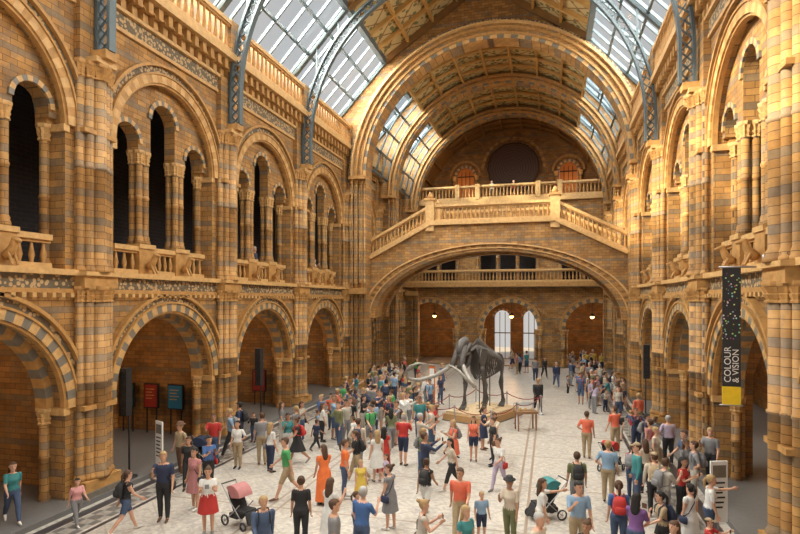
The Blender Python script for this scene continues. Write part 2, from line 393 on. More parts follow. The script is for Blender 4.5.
def crossarch(y0,y1,r,zs,cx,name,rings):
    mb=MB();mp=lambda u,v,w:(u,w,v)
    xl,xr=-14.0,6.0
    pts=[(xl,0),(xl,prof(9.5)-.3)]+[(NC-9.5,prof(9.5)),(NC-6.3,prof(6.3)),(NC,prof(0)),(NC+6.3,prof(6.3)),(NC+9.5,prof(9.5)),(xr,prof(9.5)-.3),(xr,0)]
    pts+=[(cx+r,0)]+[(cx+r*math.cos(math.pi*i/40),zs+r*math.sin(math.pi*i/40)) for i in range(41)]+[(cx-r,0)]
    mb.panel(pts,[],mp,y0,y1,BR,PI)
    for i,(ra,rb,dep,mm) in enumerate(rings):
        mb.ring((cx,zs),ra,rb,0,180,60 if len(mm)>1 else 1,mp,y0-dep,y0,mm,1 if len(mm)>1 else 60)
        for s_ in (-1,1):
            column(mb,cx+s_*(ra+rb)/2,y0-dep+.12,0,zs,(rb-ra)*.42,PI,ST,10)
    for s_ in (-1,1):
        a,c=sorted((cx+s_*(r-.05),cx+s_*(r+1.05)));mb.box(a,c,y0-.5,y0,zs-.2,zs,ST);mb.box(a,c,y0-.5,y0,6.2,6.6,ST);mb.box(a,c,y0-.55,y0,0,.6,ST)
    mb.obj(name,WM)
crossarch(35.0,36.2,8.1,13.9,EC,'wall_arch_front',[(8.1,8.3,.08,(SL,CR)),(8.3,8.42,.22,(ST,)),(8.42,8.6,.16,(BR,)),(8.6,8.72,.36,(ST,)),(8.72,8.88,.3,(BR,)),(8.88,9.0,.5,(CR,)),(9.0,9.18,.3,(FR,))])
crossarch(42.1,42.9,8.0,13.9,EC,'wall_arch_middle',[(8.0,8.15,.08,(SL,ST)),(8.15,8.3,.2,(ST,)),(8.3,8.45,.14,(BR,)),(8.45,8.6,.3,(ST,))])
crossarch(49.2,49.9,7.9,13.9,EC,'wall_arch_rear',[(7.9,8.05,.08,(SL,ST)),(8.05,8.2,.2,(ST,)),(8.2,8.35,.14,(BR,)),(8.35,8.5,.3,(ST,))])
st=MB();mp=lambda u,v,w:(u,w,v)
R=8.1;zs=4.6;ry=4.5/8.1
LX0,LX1=EC-4.0,EC+3.9
out=[(EC-R,zs)]+[(EC-R,8.7),(LX0,10.9),(LX1,10.9),(EC+R,8.7),(EC+R,zs)]+[(EC+R*math.cos(math.pi*i/40),zs+ry*R*math.sin(math.pi*i/40)) for i in range(1,40)]
st.panel(out,[],mp,36.0,39.2,BR,ST)
st.ring((EC,zs),7.8,8.12,0,180,1,mp,35.9,36.6,(BR,),56,ry)
st.ring((EC,zs),7.8,8.12,0,180,1,mp,38.6,39.3,(BR,),56,ry)
st.ring((EC,zs),8.12,8.2,0,180,1,mp,35.8,36.1,(CR,),56,ry)
st.ring((EC,zs),8.2,8.55,0,180,80,mp,35.93,36.1,(ST,BR),1,ry)
st.ring((EC,zs),8.55,8.68,0,180,1,mp,35.75,36.1,(CR,),56,ry)
for yy in (36.1,39.0):
    balustrade(st,(LX0,yy,10.9),(LX1,yy,10.9),1.15,.28)
    balustrade(st,(EC-R,yy,8.75),(LX0,yy,10.9),1.15,.28)
    balustrade(st,(LX1,yy,10.9),(EC+R,yy,8.75),1.15,.28)
    for x in (LX0,LX1):
        st.box(x-.28,x+.28,yy-.28,yy+.28,10.3,12.3,CR);st.box(x-.36,x+.36,yy-.36,yy+.36,12.3,12.45,ST)
        st.lathe([(.12,0),(.22,.15),(.1,.35),(.02,.45)],(x,yy,12.45),8,ST)
for s_,xa in ((-1,LX0),(1,LX1)):
    for k in range(13):
        x0=xa+s_*k*.323;x1=xa+s_*(k+1)*.323;a,c=sorted((x0,x1));st.box(a,c,36.25,38.85,8.6,10.9-k*.17,ST)
st.beam((EC-R,35.9,8.65),(LX0,35.9,10.8),.3,.25,CR);st.beam((LX1,35.9,10.8),(EC+R,35.9,8.65),.3,.25,CR);st.beam((LX0,35.9,10.8),(LX1,35.9,10.8),.3,.25,CR)
st.obj('bridge_staircase',WM)
bw=MB()
hol=[archpoly(c,2.35,3.25,.03) for c in (-10.6,-3.4,3.6)]
for c in (-10.6,-3.6,3.4):
    for q in (-1.7,0,1.7): hol.append(archpoly(c+q,.7,10.6,7.4,10))
bw.panel([(-14,0),(-14,14.6),(6,14.6),(6,0)],hol,mp,YE,YE+.8,BR,PI)
for c in (-10.6,-3.4,3.6):
    bw.ring((c,3.25),2.35,2.65,0,180,24,mp,YE-.12,YE,(CR,SL),2);bw.ring((c,3.25),2.65,2.85,0,180,1,mp,YE-.2,YE,(ST,),30)
    for s_ in (-1,1): column(bw,c+s_*2.55,YE-.15,0,3.25,.16);column(bw,c+s_*2.25,YE+.3,0,3.25,.13)
for c in (-10.6,-3.6,3.4):
    for q in (-1.7,0,1.7):
        bw.ring((c+q,10.6),.7,.88,0,180,12,mp,YE-.08,YE,(CR,SL),1)
    for q in (-2.6,-.85,.85,2.6): column(bw,c+q,YE-.1,8.4,10.6,.12)
bw.box(-14,6,YE-1.0,YE,6.95,7.35,ST)
balustrade(bw,(-13.3,YE-.85,7.35),(5.3,YE-.85,7.35),1.1,.3)
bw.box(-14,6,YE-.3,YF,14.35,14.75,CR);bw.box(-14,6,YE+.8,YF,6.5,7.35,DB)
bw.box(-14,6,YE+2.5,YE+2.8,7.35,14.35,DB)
balustrade(bw,(-12.5,YE-.1,14.75),(5,YE-.1,14.75),1.2,.3)
for x in (-12.4,-8,-6.2,-1.0,.8,4.9): bw.box(x-.2,x+.2,YE-.35,YE+.1,14.7,16.05,CR)
bw.obj('wall_rear',WM)
fw=MB();CX,CZ,CRr=-3.5,18.7,2.5
DX=(-4.55,-1.75)
hol=[archpoly(DX[0],.78,4.0,.03,14),archpoly(DX[1],.78,4.0,.03,14),archpoly(-8.2,.85,18.2,14.9,12),archpoly(1.7,.85,18.2,14.9,12)]
fw.panel([(-14,0),(-14,17.6),(NC-9.5,prof(9.5)),(NC-6.3,prof(6.3)),(NC,prof(0)),(NC+6.3,prof(6.3)),(NC+9.5,prof(9.5)),(6,17.6),(6,0)],hol,mp,YF,YF+.6,AB,PI)
fw.ring((CX,CZ),CRr+.35,CRr+.6,0,180,30,mp,YF-.12,YF,(ST,BR),2)
for c in (-8.2,1.7):
    fw.ring((c,18.2),.85,1.1,0,180,14,mp,YF-.1,YF,(CR,SL),1);fw.ring((c,18.2),1.35,1.55,0,180,1,mp,YF-.15,YF,(ST,),20)
    for s_ in(-1,1): column(fw,c+s_*1.15,YF-.12,14.75,18.2,.13)
for c in DX:
    fw.ring((c,4.0),.78,1.0,0,180,14,mp,YF-.1,YF,(CR,SL),1)
    for q in (-.26,.26): fw.box(c+q-.03,c+q+.03,YF+.2,YF+.3,0,4.6,SL)
    fw.box(c-.78,c+.78,YF+.2,YF+.3,2.5,2.6,SL)
fw.obj('wall_far',WM)
darkwood=simple('dark_oak',(.035,.02,.013),.5)
orng=simple('orange_glow_door',(.50,.18,.04),.5)  # orange light of the gallery arches painted in as door colour
# giant sequoia slice
def slicemat():
    m,nt,b=nm('sequoia_growth_rings')
    tc=nt.nodes.new('ShaderNodeTexCoord');sp=nt.nodes.new('ShaderNodeSeparateXYZ');nt.links.new(tc.outputs['Object'],sp.inputs[0])
    r=M(nt,'SQRT',M(nt,'ADD',M(nt,'MULTIPLY',sp.outputs[0],sp.outputs[0]),M(nt,'MULTIPLY',sp.outputs[2],sp.outputs[2])))
    n=nt.nodes.new('ShaderNodeTexNoise');n.inputs['Scale'].default_value=1.5;nt.links.new(tc.outputs['Object'],n.inputs['Vector'])
    w_=M(nt,'SINE',M(nt,'MULTIPLY',M(nt,'ADD',r,M(nt,'MULTIPLY',n.outputs['Fac'],.3)),26))
    nt.links.new(MIX(nt,M(nt,'MULTIPLY_ADD',w_,.5,.5),(.045,.02,.012),(.10,.045,.022)),b.inputs['Base Color']);b.inputs['Roughness'].default_value=.45
    return m
rr=MB();N=48;rnd=random.Random(5);R_=[CRr*(1+rnd.uniform(-.025,.02)) for _ in range(N)]
o_=[(R_[i]*math.cos(2*math.pi*i/N),R_[i]*math.sin(2*math.pi*i/N)) for i in range(N)];i_=[(x*.94,z*.94) for x,z in o_]
rr.panel(o_,[i_],mp,-.22,.12,1);rr.panel(i_,[],mp,-.18,.12,0)
rr.box(-1.6,-1.4,-.1,.12,-2.9,-2.0,2);rr.box(1.4,1.6,-.1,.12,-2.9,-2.0,2)
o=rr.obj('sequoia_trunk_slice',[slicemat(),simple('redwood_bark',(.06,.03,.018),.9,noise=.4,scale=5),iron]);o.location=(CX,YF-.13,CZ)
for i,c in enumerate((-8.2,1.7)):
    d=MB();d.panel(archpoly(c,.83,18.2,14.9,12),[],mp,YF+.3,YF+.4,0)
    for q in (-.4,0,.4): d.box(c+q-.03,c+q+.03,YF+.25,YF+.3,14.9,18.7,1)
    d.box(c-.8,c+.8,YF+.25,YF+.3,18.15,18.25,1);d.obj('door_%d'%(i+1),[orng,darkwood])
# ================= MAMMOTH
bone=simple('dark_bone',(.075,.066,.06),.5,noise=.45,scale=8)
tuskm=simple('tusk_grey',(.27,.25,.22),.45,noise=.4,scale=12)
def mammoth():
    a=MB()
    sp=[(-1.95,0,1.55),(-1.85,0,1.95),(-1.6,0,2.3),(-1.3,0,2.5),(-.9,0,2.68),(-.4,0,2.84),(.1,0,3.0),(.5,0,3.08),(.85,0,2.98),(1.15,0,2.88),(1.4,0,2.9)]
    a.tube(sp,[.03,.04,.06,.1,.1,.1,.1,.11,.11,.11,.12],8,0)
    V=[Vector(p) for p in sp]
    def along(t):
        k=t*(len(V)-1);i=min(int(k),len(V)-2);return V[i].lerp(V[i+1],k-i)
    for i in range(34):
        t=.12+.85*i/33;p=along(t);h=.16+.24*math.exp(-((t-.66)/.16)**2)
        if t<.25: h=.08
        a.tube([p,p+Vector((-.1,0,h))],[.05,.025],6,0);a.tube([p+Vector((0,-.12,.02)),p+Vector((0,.12,.02))],[.04,.04],6,0)
    for i in range(17):
        t=.34+.43*i/16;p=along(t);u=i/16
        w=.62-.22*abs(u-.35)-.2*u*u;zb=1.45+.45*abs(u-.6)+(0.2 if u>.8 else 0)
        for s in (-1,1):
            pts=[p,p+Vector((-.03,s*w*.55,-.03)),p+Vector((-.08,s*w*.95,-.35)),Vector((p.x-.12,s*w*1.02,(p.z+zb)/2)),Vector((p.x-.08,s*w*.8,zb+.15)),Vector((p.x+.02,s*w*.38,zb-.02))]
            a.tube(pts,[.04,.04,.04,.035,.03,.025],6,0)
    for s in (-1,1):
        a.panel([(.25,2.95),(.75,3.0),(.95,2.6),(.95,2.1),(.78,2.0),(.5,2.35)],[],lambda u,v,w:(u,s*(w+.1*(3-v)),v),.4,.46,0)
        a.tube([(.85,s*.54,2.05),(.78,s*.55,1.8),(.62,s*.55,1.4),(.6,s*.55,1.28)],[.15,.09,.1,.13],8,0)
        a.tube([(.58,s*.55,1.24),(.66,s*.55,.8),(.68,s*.55,.42)],[.12,.065,.09],8,0)
        a.tube([(.52,s*.58,1.3),(.62,s*.6,.8),(.66,s*.6,.4)],[.07,.045,.06],8,0)
        a.tube([(.68,s*.56,.34),(.7,s*.56,.14)],[.12,.12],8,0)
        for q in (-.1,-.04,.04,.1): a.tube([(.72,s*.56+q,.22),(.84,s*.56+q*1.3,.08),(.92,s*.56+q*1.4,.04)],[.045,.04,.035],6,0)
        a.panel([(-1.55,2.2),(-1.5,2.55),(-1.1,2.7),(-.85,2.5),(-1.1,2.1),(-1.3,1.95)],[],lambda u,v,w:(u,s*(w+.28*(2.75-v)),v),.2,.27,0)
        a.tube([(-1.25,s*.1,1.85),(-1.3,s*.35,2.05)],[.07,.08],6,0)
        a.tube([(-1.25,s*.42,2.1),(-1.15,s*.5,1.95),(-1.12,s*.5,1.6),(-1.08,s*.48,1.2)],[.13,.1,.075,.13],8,0)
        a.tube([(-1.1,s*.48,1.1),(-1.2,s*.48,.75),(-1.28,s*.48,.4)],[.12,.065,.09],8,0)
        a.tube([(-1.3,s*.48,.32),(-1.28,s*.48,.13)],[.12,.11],8,0);a.tube([(-1.3,s*.48,.3),(-1.45,s*.48,.2)],[.07,.06],6,0)
        for q in (-.1,-.03,.04,.1): a.tube([(-1.24,s*.48+q,.2),(-1.12,s*.48+q*1.3,.07),(-1.04,s*.48+q*1.4,.04)],[.045,.04,.035],6,0)
        a.tube([(1.45,s*.2,3.2),(1.75,s*.27,3.05),(1.9,s*.3,2.85)],[.16,.1,.07],8,0)
        a.tube([(1.55,s*.28,2.85),(1.85,s*.32,2.78),(2.0,s*.28,2.75)],[.06,.05,.06],8,0)
        a.tube([(1.78,s*.17,3.1),(2.0,s*.2,2.7),(2.2,s*.26,2.3)],[.16,.15,.14],8,0)
        a.tube([(1.5,s*.25,2.75),(1.55,s*.22,2.35),(1.8,s*.14,2.15),(2.05,s*.05,2.2)],[.1,.1,.1,.07],8,0)
        a.tube([(2.12,s*.25,2.42),(2.3,s*.5,2.12),(2.6,s*.95,1.8),(3.1,s*1.5,1.6),(3.6,s*1.75,1.7),(3.95,s*1.65,2.0),(4.05,s*1.3,2.35),(3.95,s*.9,2.5),(3.8,s*.6,2.5)],[.10,.10,.095,.09,.08,.07,.06,.045,.025],10,1)
    a.tube([(1.4,0,3.05),(1.6,0,3.4),(1.78,0,3.3),(1.95,0,2.95)],[.24,.26,.24,.17],12,0)
    a.tube([(1.5,0,2.9),(1.9,0,2.75)],[.2,.18],10,0)
    for x in (-.8,.2): a.tube([(x,0,.02),(x,0,2.75)],[.03,.03],6,2,False)
    return a
MH=math.radians(246);MC=(-3.25,27.6,0)
mm=mammoth().obj('mammoth_skeleton',[bone,tuskm,iron]);mm.location=(MC[0],MC[1],.47);mm.rotation_euler=(0,0,MH)
pl=MB()
pl.box(-1.9,1.6,-1.2,1.2,0,.34,0);pl.box(-1.8,1.5,-1.1,1.1,.34,.46,1);pl.box(-1.93,1.63,-1.23,1.23,0,.06,2)
for i in range(14): 
    x=random.uniform(-1.5,1.2);y=random.uniform(-.8,.8);pl.lathe([(.12,0),(.1,.03),(.04,.05)],(x,y,.46),7,1)
po=pl.obj('exhibit_plinth',[simple('plinth_oak',(.42,.24,.10)),simple('plinth_sand',(.55,.42,.26),.9,noise=.3,scale=9),slate]);po.location=MC;po.rotation_euler=(0,0,MH)
# ================= OTHER PROPS
white=simple('white_panel',(.75,.75,.73),.5,noise=.03);black=simple('black_paint',(.015,.015,.017),.4);redm=simple('red_panel',(.22,.018,.012),.5)
orange=simple('orange_panel',(.55,.15,.04),.5);teal=simple('teal_panel',(.012,.10,.09),.5);blue=simple('blue_panel',(.012,.12,.22),.5);yellow=simple('yellow_panel',(.8,.55,.02),.5);steel=simple('steel',(.4,.4,.42),.3,.8,.05)
rb=MB();cor=[(-2.6,-1.9),(0,-1.9),(2.4,-1.9),(2.4,0),(2.4,1.9),(0,1.9),(-2.6,1.9),(-2.6,0)]
for i,(x,y) in enumerate(cor):
    rb.lathe([(.17,0),(.17,.03),(.03,.05),(.03,.9),(.05,.92),(.05,.97),(.02,1.0)],(x,y,0),10,0)
    x2,y2=cor[(i+1)%8]
    pts=[Vector((x,y,.9)).lerp(Vector((x2,y2,.9)),k/6)-Vector((0,0,.22*(1-(2*k/6-1)**2))) for k in range(7)]
    rb.tube(pts,[.022]*7,6,1)
ro=rb.obj('rope_barrier',[steel,redm]);ro.location=MC;ro.rotation_euler=(0,0,MH)
caseglass=glass
for (x,y,h_) in ((-1.05,25.6,20),(-5.6,25.9,-30)):
    t=MB()
    for a in (-.4,.4):
        for c in (-.22,.22): t.box(a-.03,a+.03,c-.03,c+.03,0,.8,0)
    t.box(-.48,.48,-.3,.3,.76,.86,0)
    for a in (-.46,.46):
        for c in (-.28,.28): t.box(a-.012,a+.012,c-.012,c+.012,.86,1.16,2)
    t.box(-.48,.48,-.3,.3,1.16,1.18,1)
    for a,c,r_ in ((-.25,0,.07),(0,.05,.09),(.25,-.05,.06)): t.lathe([(r_,0),(r_*1.1,.05),(r_*.6,.1),(r_*.1,.13)],(a,c,.86),9,3)
    o=t.obj('specimen_display_case',[simple('case_oak',(.25,.13,.06)),caseglass,steel,cream]);o.location=(x,y,0);o.rotation_euler=(0,0,math.radians(h_))
t=MB();t.lathe([(.35,0),(.35,.04),(.05,.06)],(0,0,0),16,1);t.box(-.16,.16,-.06,.06,.06,2.35,0);t.box(-.12,.12,-.07,-.06,1.4,2.2,2);t.box(-.2,.2,-.08,.08,2.35,2.42,1)
o=t.obj('orange_totem_sign',[orange,steel,white]);o.location=(-6.0,28.9,0)
for loc in ((-12.3,15.6,0),(4.0,15.3,0)):
    t=MB();t.lathe([(.28,0),(.28,.03),(.04,.05)],(0,0,0),16,1);t.tube([(0,.03,.03),(0,.03,1.75)],[.025,.025],8,1);t.box(-.22,.22,-.02,.02,.35,1.85,0);t.box(-.17,.17,-.03,-.02,1.45,1.75,2)
    for k in range(6): t.box(-.16,.14-.03*(k%3),-.03,-.02,1.3-.12*k,1.34-.12*k,3)
    o=t.obj('information_stand',[white,steel,slate,black]);o.location=loc;o.rotation_euler=(0,0,math.radians(-25 if loc[0]<0 else 20))
def lightbox(name,x,y,z0,z1,w,m,rot=0):
    t=MB();t.box(-w/2-.05,w/2+.05,-.04,.06,z0-.05,z1+.05,1);t.box(-w/2,w/2,-.06,-.04,z0,z1,0)
    for s_ in (-1,1): t.box(s_*w*.4-.02,s_*w*.4+.02,0,.05,.14,z0,1)
    for k in range(4): t.box(-w*.38,w*.3-.1*(k%2),-.07,-.06,z1-.2-.13*k,z1-.17-.13*k,2)
    o=t.obj(name,[m,black,stone]);o.location=(x,y,0);return o
lightbox('teal_display_board',-17.6,20.3,1.25,2.2,.6,teal);lightbox('red_display_board',-16.4,20.3,1.25,2.2,.6,redm);lightbox('blue_display_board',-15.2,20.3,1.25,2.2,.65,blue)
lightbox('red_display_board',-15.2,27.3,.9,2.0,.7,redm)
def speaker(x,y,z0,z1,zf=0):
    t=MB();t.box(-.13,.13,-.13,.13,z0,z1,0)
    n=5
    for k in range(n): 
        zc=z0+(k+.5)*(z1-z0)/n
        t.ring((0,zc),.05,.1,0,360,1,lambda u,v,w:(u,w,v),-.145,-.13,(0,),16)
    t.beam((0,.13,(z0+z1)/2),(0,.2,(z0+z1)/2),.06,.06,1)
    t.tube([(0,.16,0),(0,.16,z0+.3)],[.03,.03],8,1);t.lathe([(.25,0),(.25,.03),(.04,.05)],(0,.16,0),12,1)
    o=t.obj('line_array_speaker',[black,black]);o.location=(x,y,zf)
speaker(-13.0,14.9,2.0,3.5,.14);speaker(-12.2,21.9,2.1,3.7);speaker(4.15,27.0,2.3,3.8)
def bannermat():
    m,nt,b=nm('banner_print')
    tc=nt.nodes.new('ShaderNodeTexCoord');v=nt.nodes.new('ShaderNodeTexVoronoi');v.inputs['Scale'].default_value=13;nt.links.new(tc.outputs['Object'],v.inputs['Vector'])
    hs=nt.nodes.new('ShaderNodeSeparateXYZ');nt.links.new(tc.outputs['Object'],hs.inputs[0])
    msk=M(nt,'MULTIPLY',M(nt,'LESS_THAN',v.outputs['Distance'],.26),M(nt,'LESS_THAN',M(nt,'ABSOLUTE',M(nt,'SUBTRACT',hs.outputs[2],.75)),.8))
    col=MIX(nt,msk,(.02,.02,.024),MIX(nt,.35,v.outputs['Color'],(.45,.3,.2)));nt.links.new(col,b.inputs['Base Color']);b.inputs['Roughness'].default_value=.6
    return m
t=MB();t.box(-.2,.2,-.012,.012,-1.2,1.7,0);t.box(-.2,.2,-.014,.014,-1.65,-1.2,1);t.tube([(-.26,0,1.7),(.75,0,1.7)],[.025,.025],8,2);t.tube([(-.24,0,-1.65),(.24,0,-1.65)],[.02,.02],8,2);t.tube([(.7,0,1.5),(.7,0,1.95)],[.05,.05],8,2)
o=t.obj('exhibition_banner',[bannermat(),yellow,steel]);o.location=(4.25,15.2,4.9)
def text(s,size,par,loc,mat,rot):
    cu=bpy.data.curves.new(s,'FONT');cu.body=s;cu.size=size;cu.extrude=.002
    ob=bpy.data.objects.new('lettering',cu);sc.collection.objects.link(ob);cu.materials.append(mat);ob.parent=par;ob.location=loc;ob.rotation_euler=rot
text('COLOUR',.21,o,(-.02,-.02,-1.1),white,(math.pi/2,-math.pi/2,0));text('& VISION',.20,o,(.15,-.02,-1.1),white,(math.pi/2,-math.pi/2,0))
g_,nt_,bb=nm('lamp_glass_globe');bb.inputs['Base Color'].default_value=(1,.7,.4,1);bb.inputs['Emission Color'].default_value=(1,.55,.2,1);bb.inputs['Emission Strength'].default_value=5
def pendant(x,y,z,top):
    t=MB();t.tube([(0,0,.3),(0,0,top-z)],[.015,.015],6,0,False);t.lathe([(.05,.3),(.2,.2),(.26,.1),(.26,.06)],(0,0,0),14,0)
    t.lathe([(.05,-.16),(.15,-.1),(.19,0),(.16,.08)],(0,0,0),14,1)
    o=t.obj('pendant_lamp',[black,g_]);o.location=(x,y,z)
for c in (-10.6,-3.4,3.6): pendant(c,52.2,4.3,6.5)
for c in (17.25,24.35,31.45): pendant(-16.6,c,4.4,6.05)
# ================= PEOPLE
_c={}
PAL=dict(white=(.62,.62,.60),cream=(.52,.45,.36),black=(.018,.018,.02),grey=(.19,.19,.20),navy=(.02,.03,.07),blue=(.05,.12,.30),sky=(.22,.34,.48),red=(.42,.03,.025),orange=(.70,.16,.04),pink=(.58,.28,.28),green=(.06,.30,.10),olive=(.14,.15,.07),yellow=(.58,.42,.07),khaki=(.33,.25,.15),denim=(.05,.08,.15),purple=(.16,.07,.22),teal=(.04,.20,.21),brown=(.12,.06,.035),salmon=(.62,.13,.07),lilac=(.40,.34,.45),stone=(.40,.37,.32),rose=(.42,.18,.18))
SK=[(.56,.32,.22),(.50,.28,.18),(.38,.20,.12),(.16,.08,.045)]
HR=dict(k=(.012,.01,.009),b=(.07,.035,.018),l=(.33,.22,.10),g=(.35,.34,.33))
def cm(col,kind):
    k=(col,kind)
    if k not in _c: _c[k]=simple('%s_%d'%(kind,len(_c)),col,.55 if kind=='skin' else .8,noise=.2,scale=9)
    return _c[k]
POSES={
 'stand':((2,2,-2,3),(3,9,12),(0,9,15),0,0),
 'look':((4,4,-3,3),(5,10,20),(35,6,105),3,25),
 'hips':((6,8,-3,2),(-12,28,75),(5,8,15),0,-20),
 'walk':((24,6,-20,22),(-22,6,12),(24,6,28),4,0),
 'walk2':((-16,30,20,4),(26,7,40),(-18,7,8),4,-15),
 'photo':((3,2,-3,2),(62,14,62),(66,14,60),-3,0),
 'phone':((2,4,-2,2),(28,8,95),(26,8,98),3,0),
 'reach':((4,3,-4,3),(84,10,14),(4,8,12),2,0)}
_bc={}
def rotx(p,ang,piv):
    c,s=math.cos(ang),math.sin(ang);q=p-piv
    return Vector((q.x,q.y*c-q.z*s,q.y*s+q.z*c))+piv
def body(pose,male):
    k=(pose,male)
    if k in _bc: return _bc[k]
    legs,aL,aR,lean,ht=POSES[pose]
    mb=MB();bones=[]
    la=math.radians(lean);piv=Vector((0,0,.95))
    T=lambda p: rotx(Vector(p),la,piv)
    if male: secs=[(.84,.12,.09,0),(.88,.155,.11,.01),(.95,.165,.118,.01),(1.04,.15,.108,0),(1.13,.15,.108,-.005),(1.25,.172,.118,-.005),(1.35,.185,.108,0),(1.41,.16,.085,.005),(1.45,.09,.06,.005)]; sw=.195
    else: secs=[(.84,.12,.09,0),(.88,.165,.115,.01),(.95,.175,.122,.012),(1.03,.145,.102,0),(1.11,.128,.092,0),(1.2,.145,.11,-.015),(1.27,.152,.118,-.022),(1.35,.155,.095,0),(1.4,.13,.075,.005),(1.44,.07,.055,.005)]; sw=.168
    mb.loft(secs,20,0,T)
    bones.append(('torso',T((0,0,.95)),T((0,0,1.37)),.13))
    mb.tube([T((0,.0,1.4)),T((0,-.015,1.54))],[.058,.052],10,0);
    hc,hs=math.cos(math.radians(ht)),math.sin(math.radians(ht))
    def H(p): p=Vector(p);return T((p.x*hc-p.y*hs,p.x*hs+p.y*hc,p.z))
    mb.loft([(1.497,.02,.02,-.075),(1.505,.035,.035,-.068),(1.53,.054,.066,-.04),(1.57,.066,.085,-.022),(1.62,.075,.096,-.008),(1.67,.077,.1,-.002),(1.705,.066,.088,0),(1.73,.045,.06,0),(1.742,.015,.02,0)],18,0,H)
    mb.tube([H((0,-.1,1.635)),H((0,-.118,1.6))],[.011,.016],6,0)
    for s in (-1,1): mb.tube([H((s*.078,.0,1.64)),H((s*.08,.0,1.6))],[.016,.012],6,0)
    bones.append(('head',H((0,0,1.55)),H((0,0,1.67)),.085));bones.append(('neck',T((0,0,1.43)),T((0,-.01,1.5)),.05))
    for s,(ta,kn) in ((1,legs[:2]),(-1,legs[2:])):
        ta,kn=math.radians(ta),math.radians(kn)
        hip=Vector((s*.088,.005,.9));kne=hip+Vector((s*.008,-math.sin(ta)*.42,-math.cos(ta)*.42));b_=ta-kn
        ank=kne+Vector((0,-math.sin(b_)*.4,-math.cos(b_)*.4))
        mb.tube([hip,hip.lerp(kne,.5),kne,kne.lerp(ank,.3)+Vector((0,.012,0)),ank],[.092,.076,.054,.055,.036],14,0)
        fa=min(0,b_)*.9
        def F(y,z): 
            return ank+Vector((s*.02*(-y*4),y*math.cos(fa),z-(-y)*math.sin(-fa)*0.9 if y<0 else z+y*math.sin(-fa)))
        mb.tube([F(.035,-.035),F(-.05,-.04),F(-.13,-.055),F(-.18,-.058)],[.036,.04,.032,.024],10,0)
        bones.append(('thigh',hip,kne,.075));bones.append(('shin',kne,ank,.045));bones.append(('foot',F(.035,-.04),F(-.18,-.055),.035))
    hands=[]
    for s,(sg,ab,el) in ((1,aL),(-1,aR)):
        sg,ab,el=map(math.radians,(sg,ab,el))
        sh=T((s*(sw-.01),.005,1.375))
        ud=Vector((s*math.sin(ab),-math.sin(sg)*math.cos(ab),-math.cos(sg)*math.cos(ab)))
        elb=sh+ud*.28
        inw=math.sin(ab)-.35*math.sin(el)
        fd=Vector((s*inw,-math.sin(sg+el),-math.cos(sg+el))).normalized()
        if el>1.2 and ab>.4: fd=Vector((-s*.75,-.25,-.45)).normalized()
        wr=elb+fd*.24
        mb.tube([sh,sh.lerp(elb,.4),elb,elb.lerp(wr,.3),wr,wr+fd*.03],[.056,.046,.037,.036,.025,.024],12,0)
        bones.append(('uarm',sh,elb,.045));bones.append(('farm',elb,wr+fd*.05,.03))
        hands.append((wr,fd,s))
    me0=mb.mesh('tmp',[]);ob=bpy.data.objects.new('tmp',me0);sc.collection.objects.link(ob)
    r=ob.modifiers.new('r','REMESH');r.mode='VOXEL';r.voxel_size=.0135
    sm=ob.modifiers.new('s','SMOOTH');sm.factor=.5;sm.iterations=3
    d=ob.modifiers.new('d','DECIMATE');d.ratio=.3
    dg=bpy.context.evaluated_depsgraph_get();ev=ob.evaluated_get(dg);me=ev.to_mesh()
    vs=[v.co.copy() for v in me.vertices];fs=[tuple(p.vertices) for p in me.polygons]
    ev.to_mesh_clear();bpy.data.objects.remove(ob);bpy.data.meshes.remove(me0)
    hb=MB()
    for wr,fd,s in hands:
        side_=Vector((0,-1,0)) if abs(fd.y)<.7 else Vector((0,0,1))
        side_=(side_-fd*side_.dot(fd)).normalized();nrm=fd.cross(side_).normalized()*(-s)
        for q,l in ((.026,.066),(.009,.075),(-.009,.07),(-.026,.055)):
            b0=wr+fd*.03+side_*q*.6;b1=wr+fd*.088+side_*q
            hb.tube([b0,b1],[.016,.0125],7,0)
            hb.tube([b1,b1+fd*l*.5+nrm*.006,b1+fd*l*.8+nrm*.022,b1+fd*l*.9+nrm*.034],[.0095,.009,.008,.007],6,0)
        hb.tube([wr+fd*.025+side_*.015,wr+fd*.06+side_*.042+nrm*.008,wr+fd*.09+side_*.05+nrm*.02],[.015,.011,.009],6,0)
    fb=MB()
    for s in (-1,1): fb.tube([H((s*.03,-.094,1.632)),H((s*.03,-.096,1.631))],[.0085,.0085],6,0)
    for s in (-1,1): fb.beam(H((s*.016,-.1,1.652)),H((s*.045,-.088,1.652)),.006,.006,0)
    fb.beam(H((-.022,-.096,1.557)),H((.022,-.096,1.557)),.01,.009,1)
    _bc[k]=(vs,fs,bones,T,H,hb,fb);return _bc[k]
def segd(p,a,b):
    d=b-a;t=max(0,min(1,(p-a).dot(d)/d.length_squared));return (p-a-d*t).length,t
OUT={'T':(.75,2.0,None,0),'S':(.75,1.0,None,0),'J':(1.95,2.0,None,0),'D':(.3,0,.5,1),'L':(.35,0,.12,1),'K':(.5,0,.55,0),'V':(.08,.75,None,0),'C':(.7,1.5,None,0)}
_mc={}
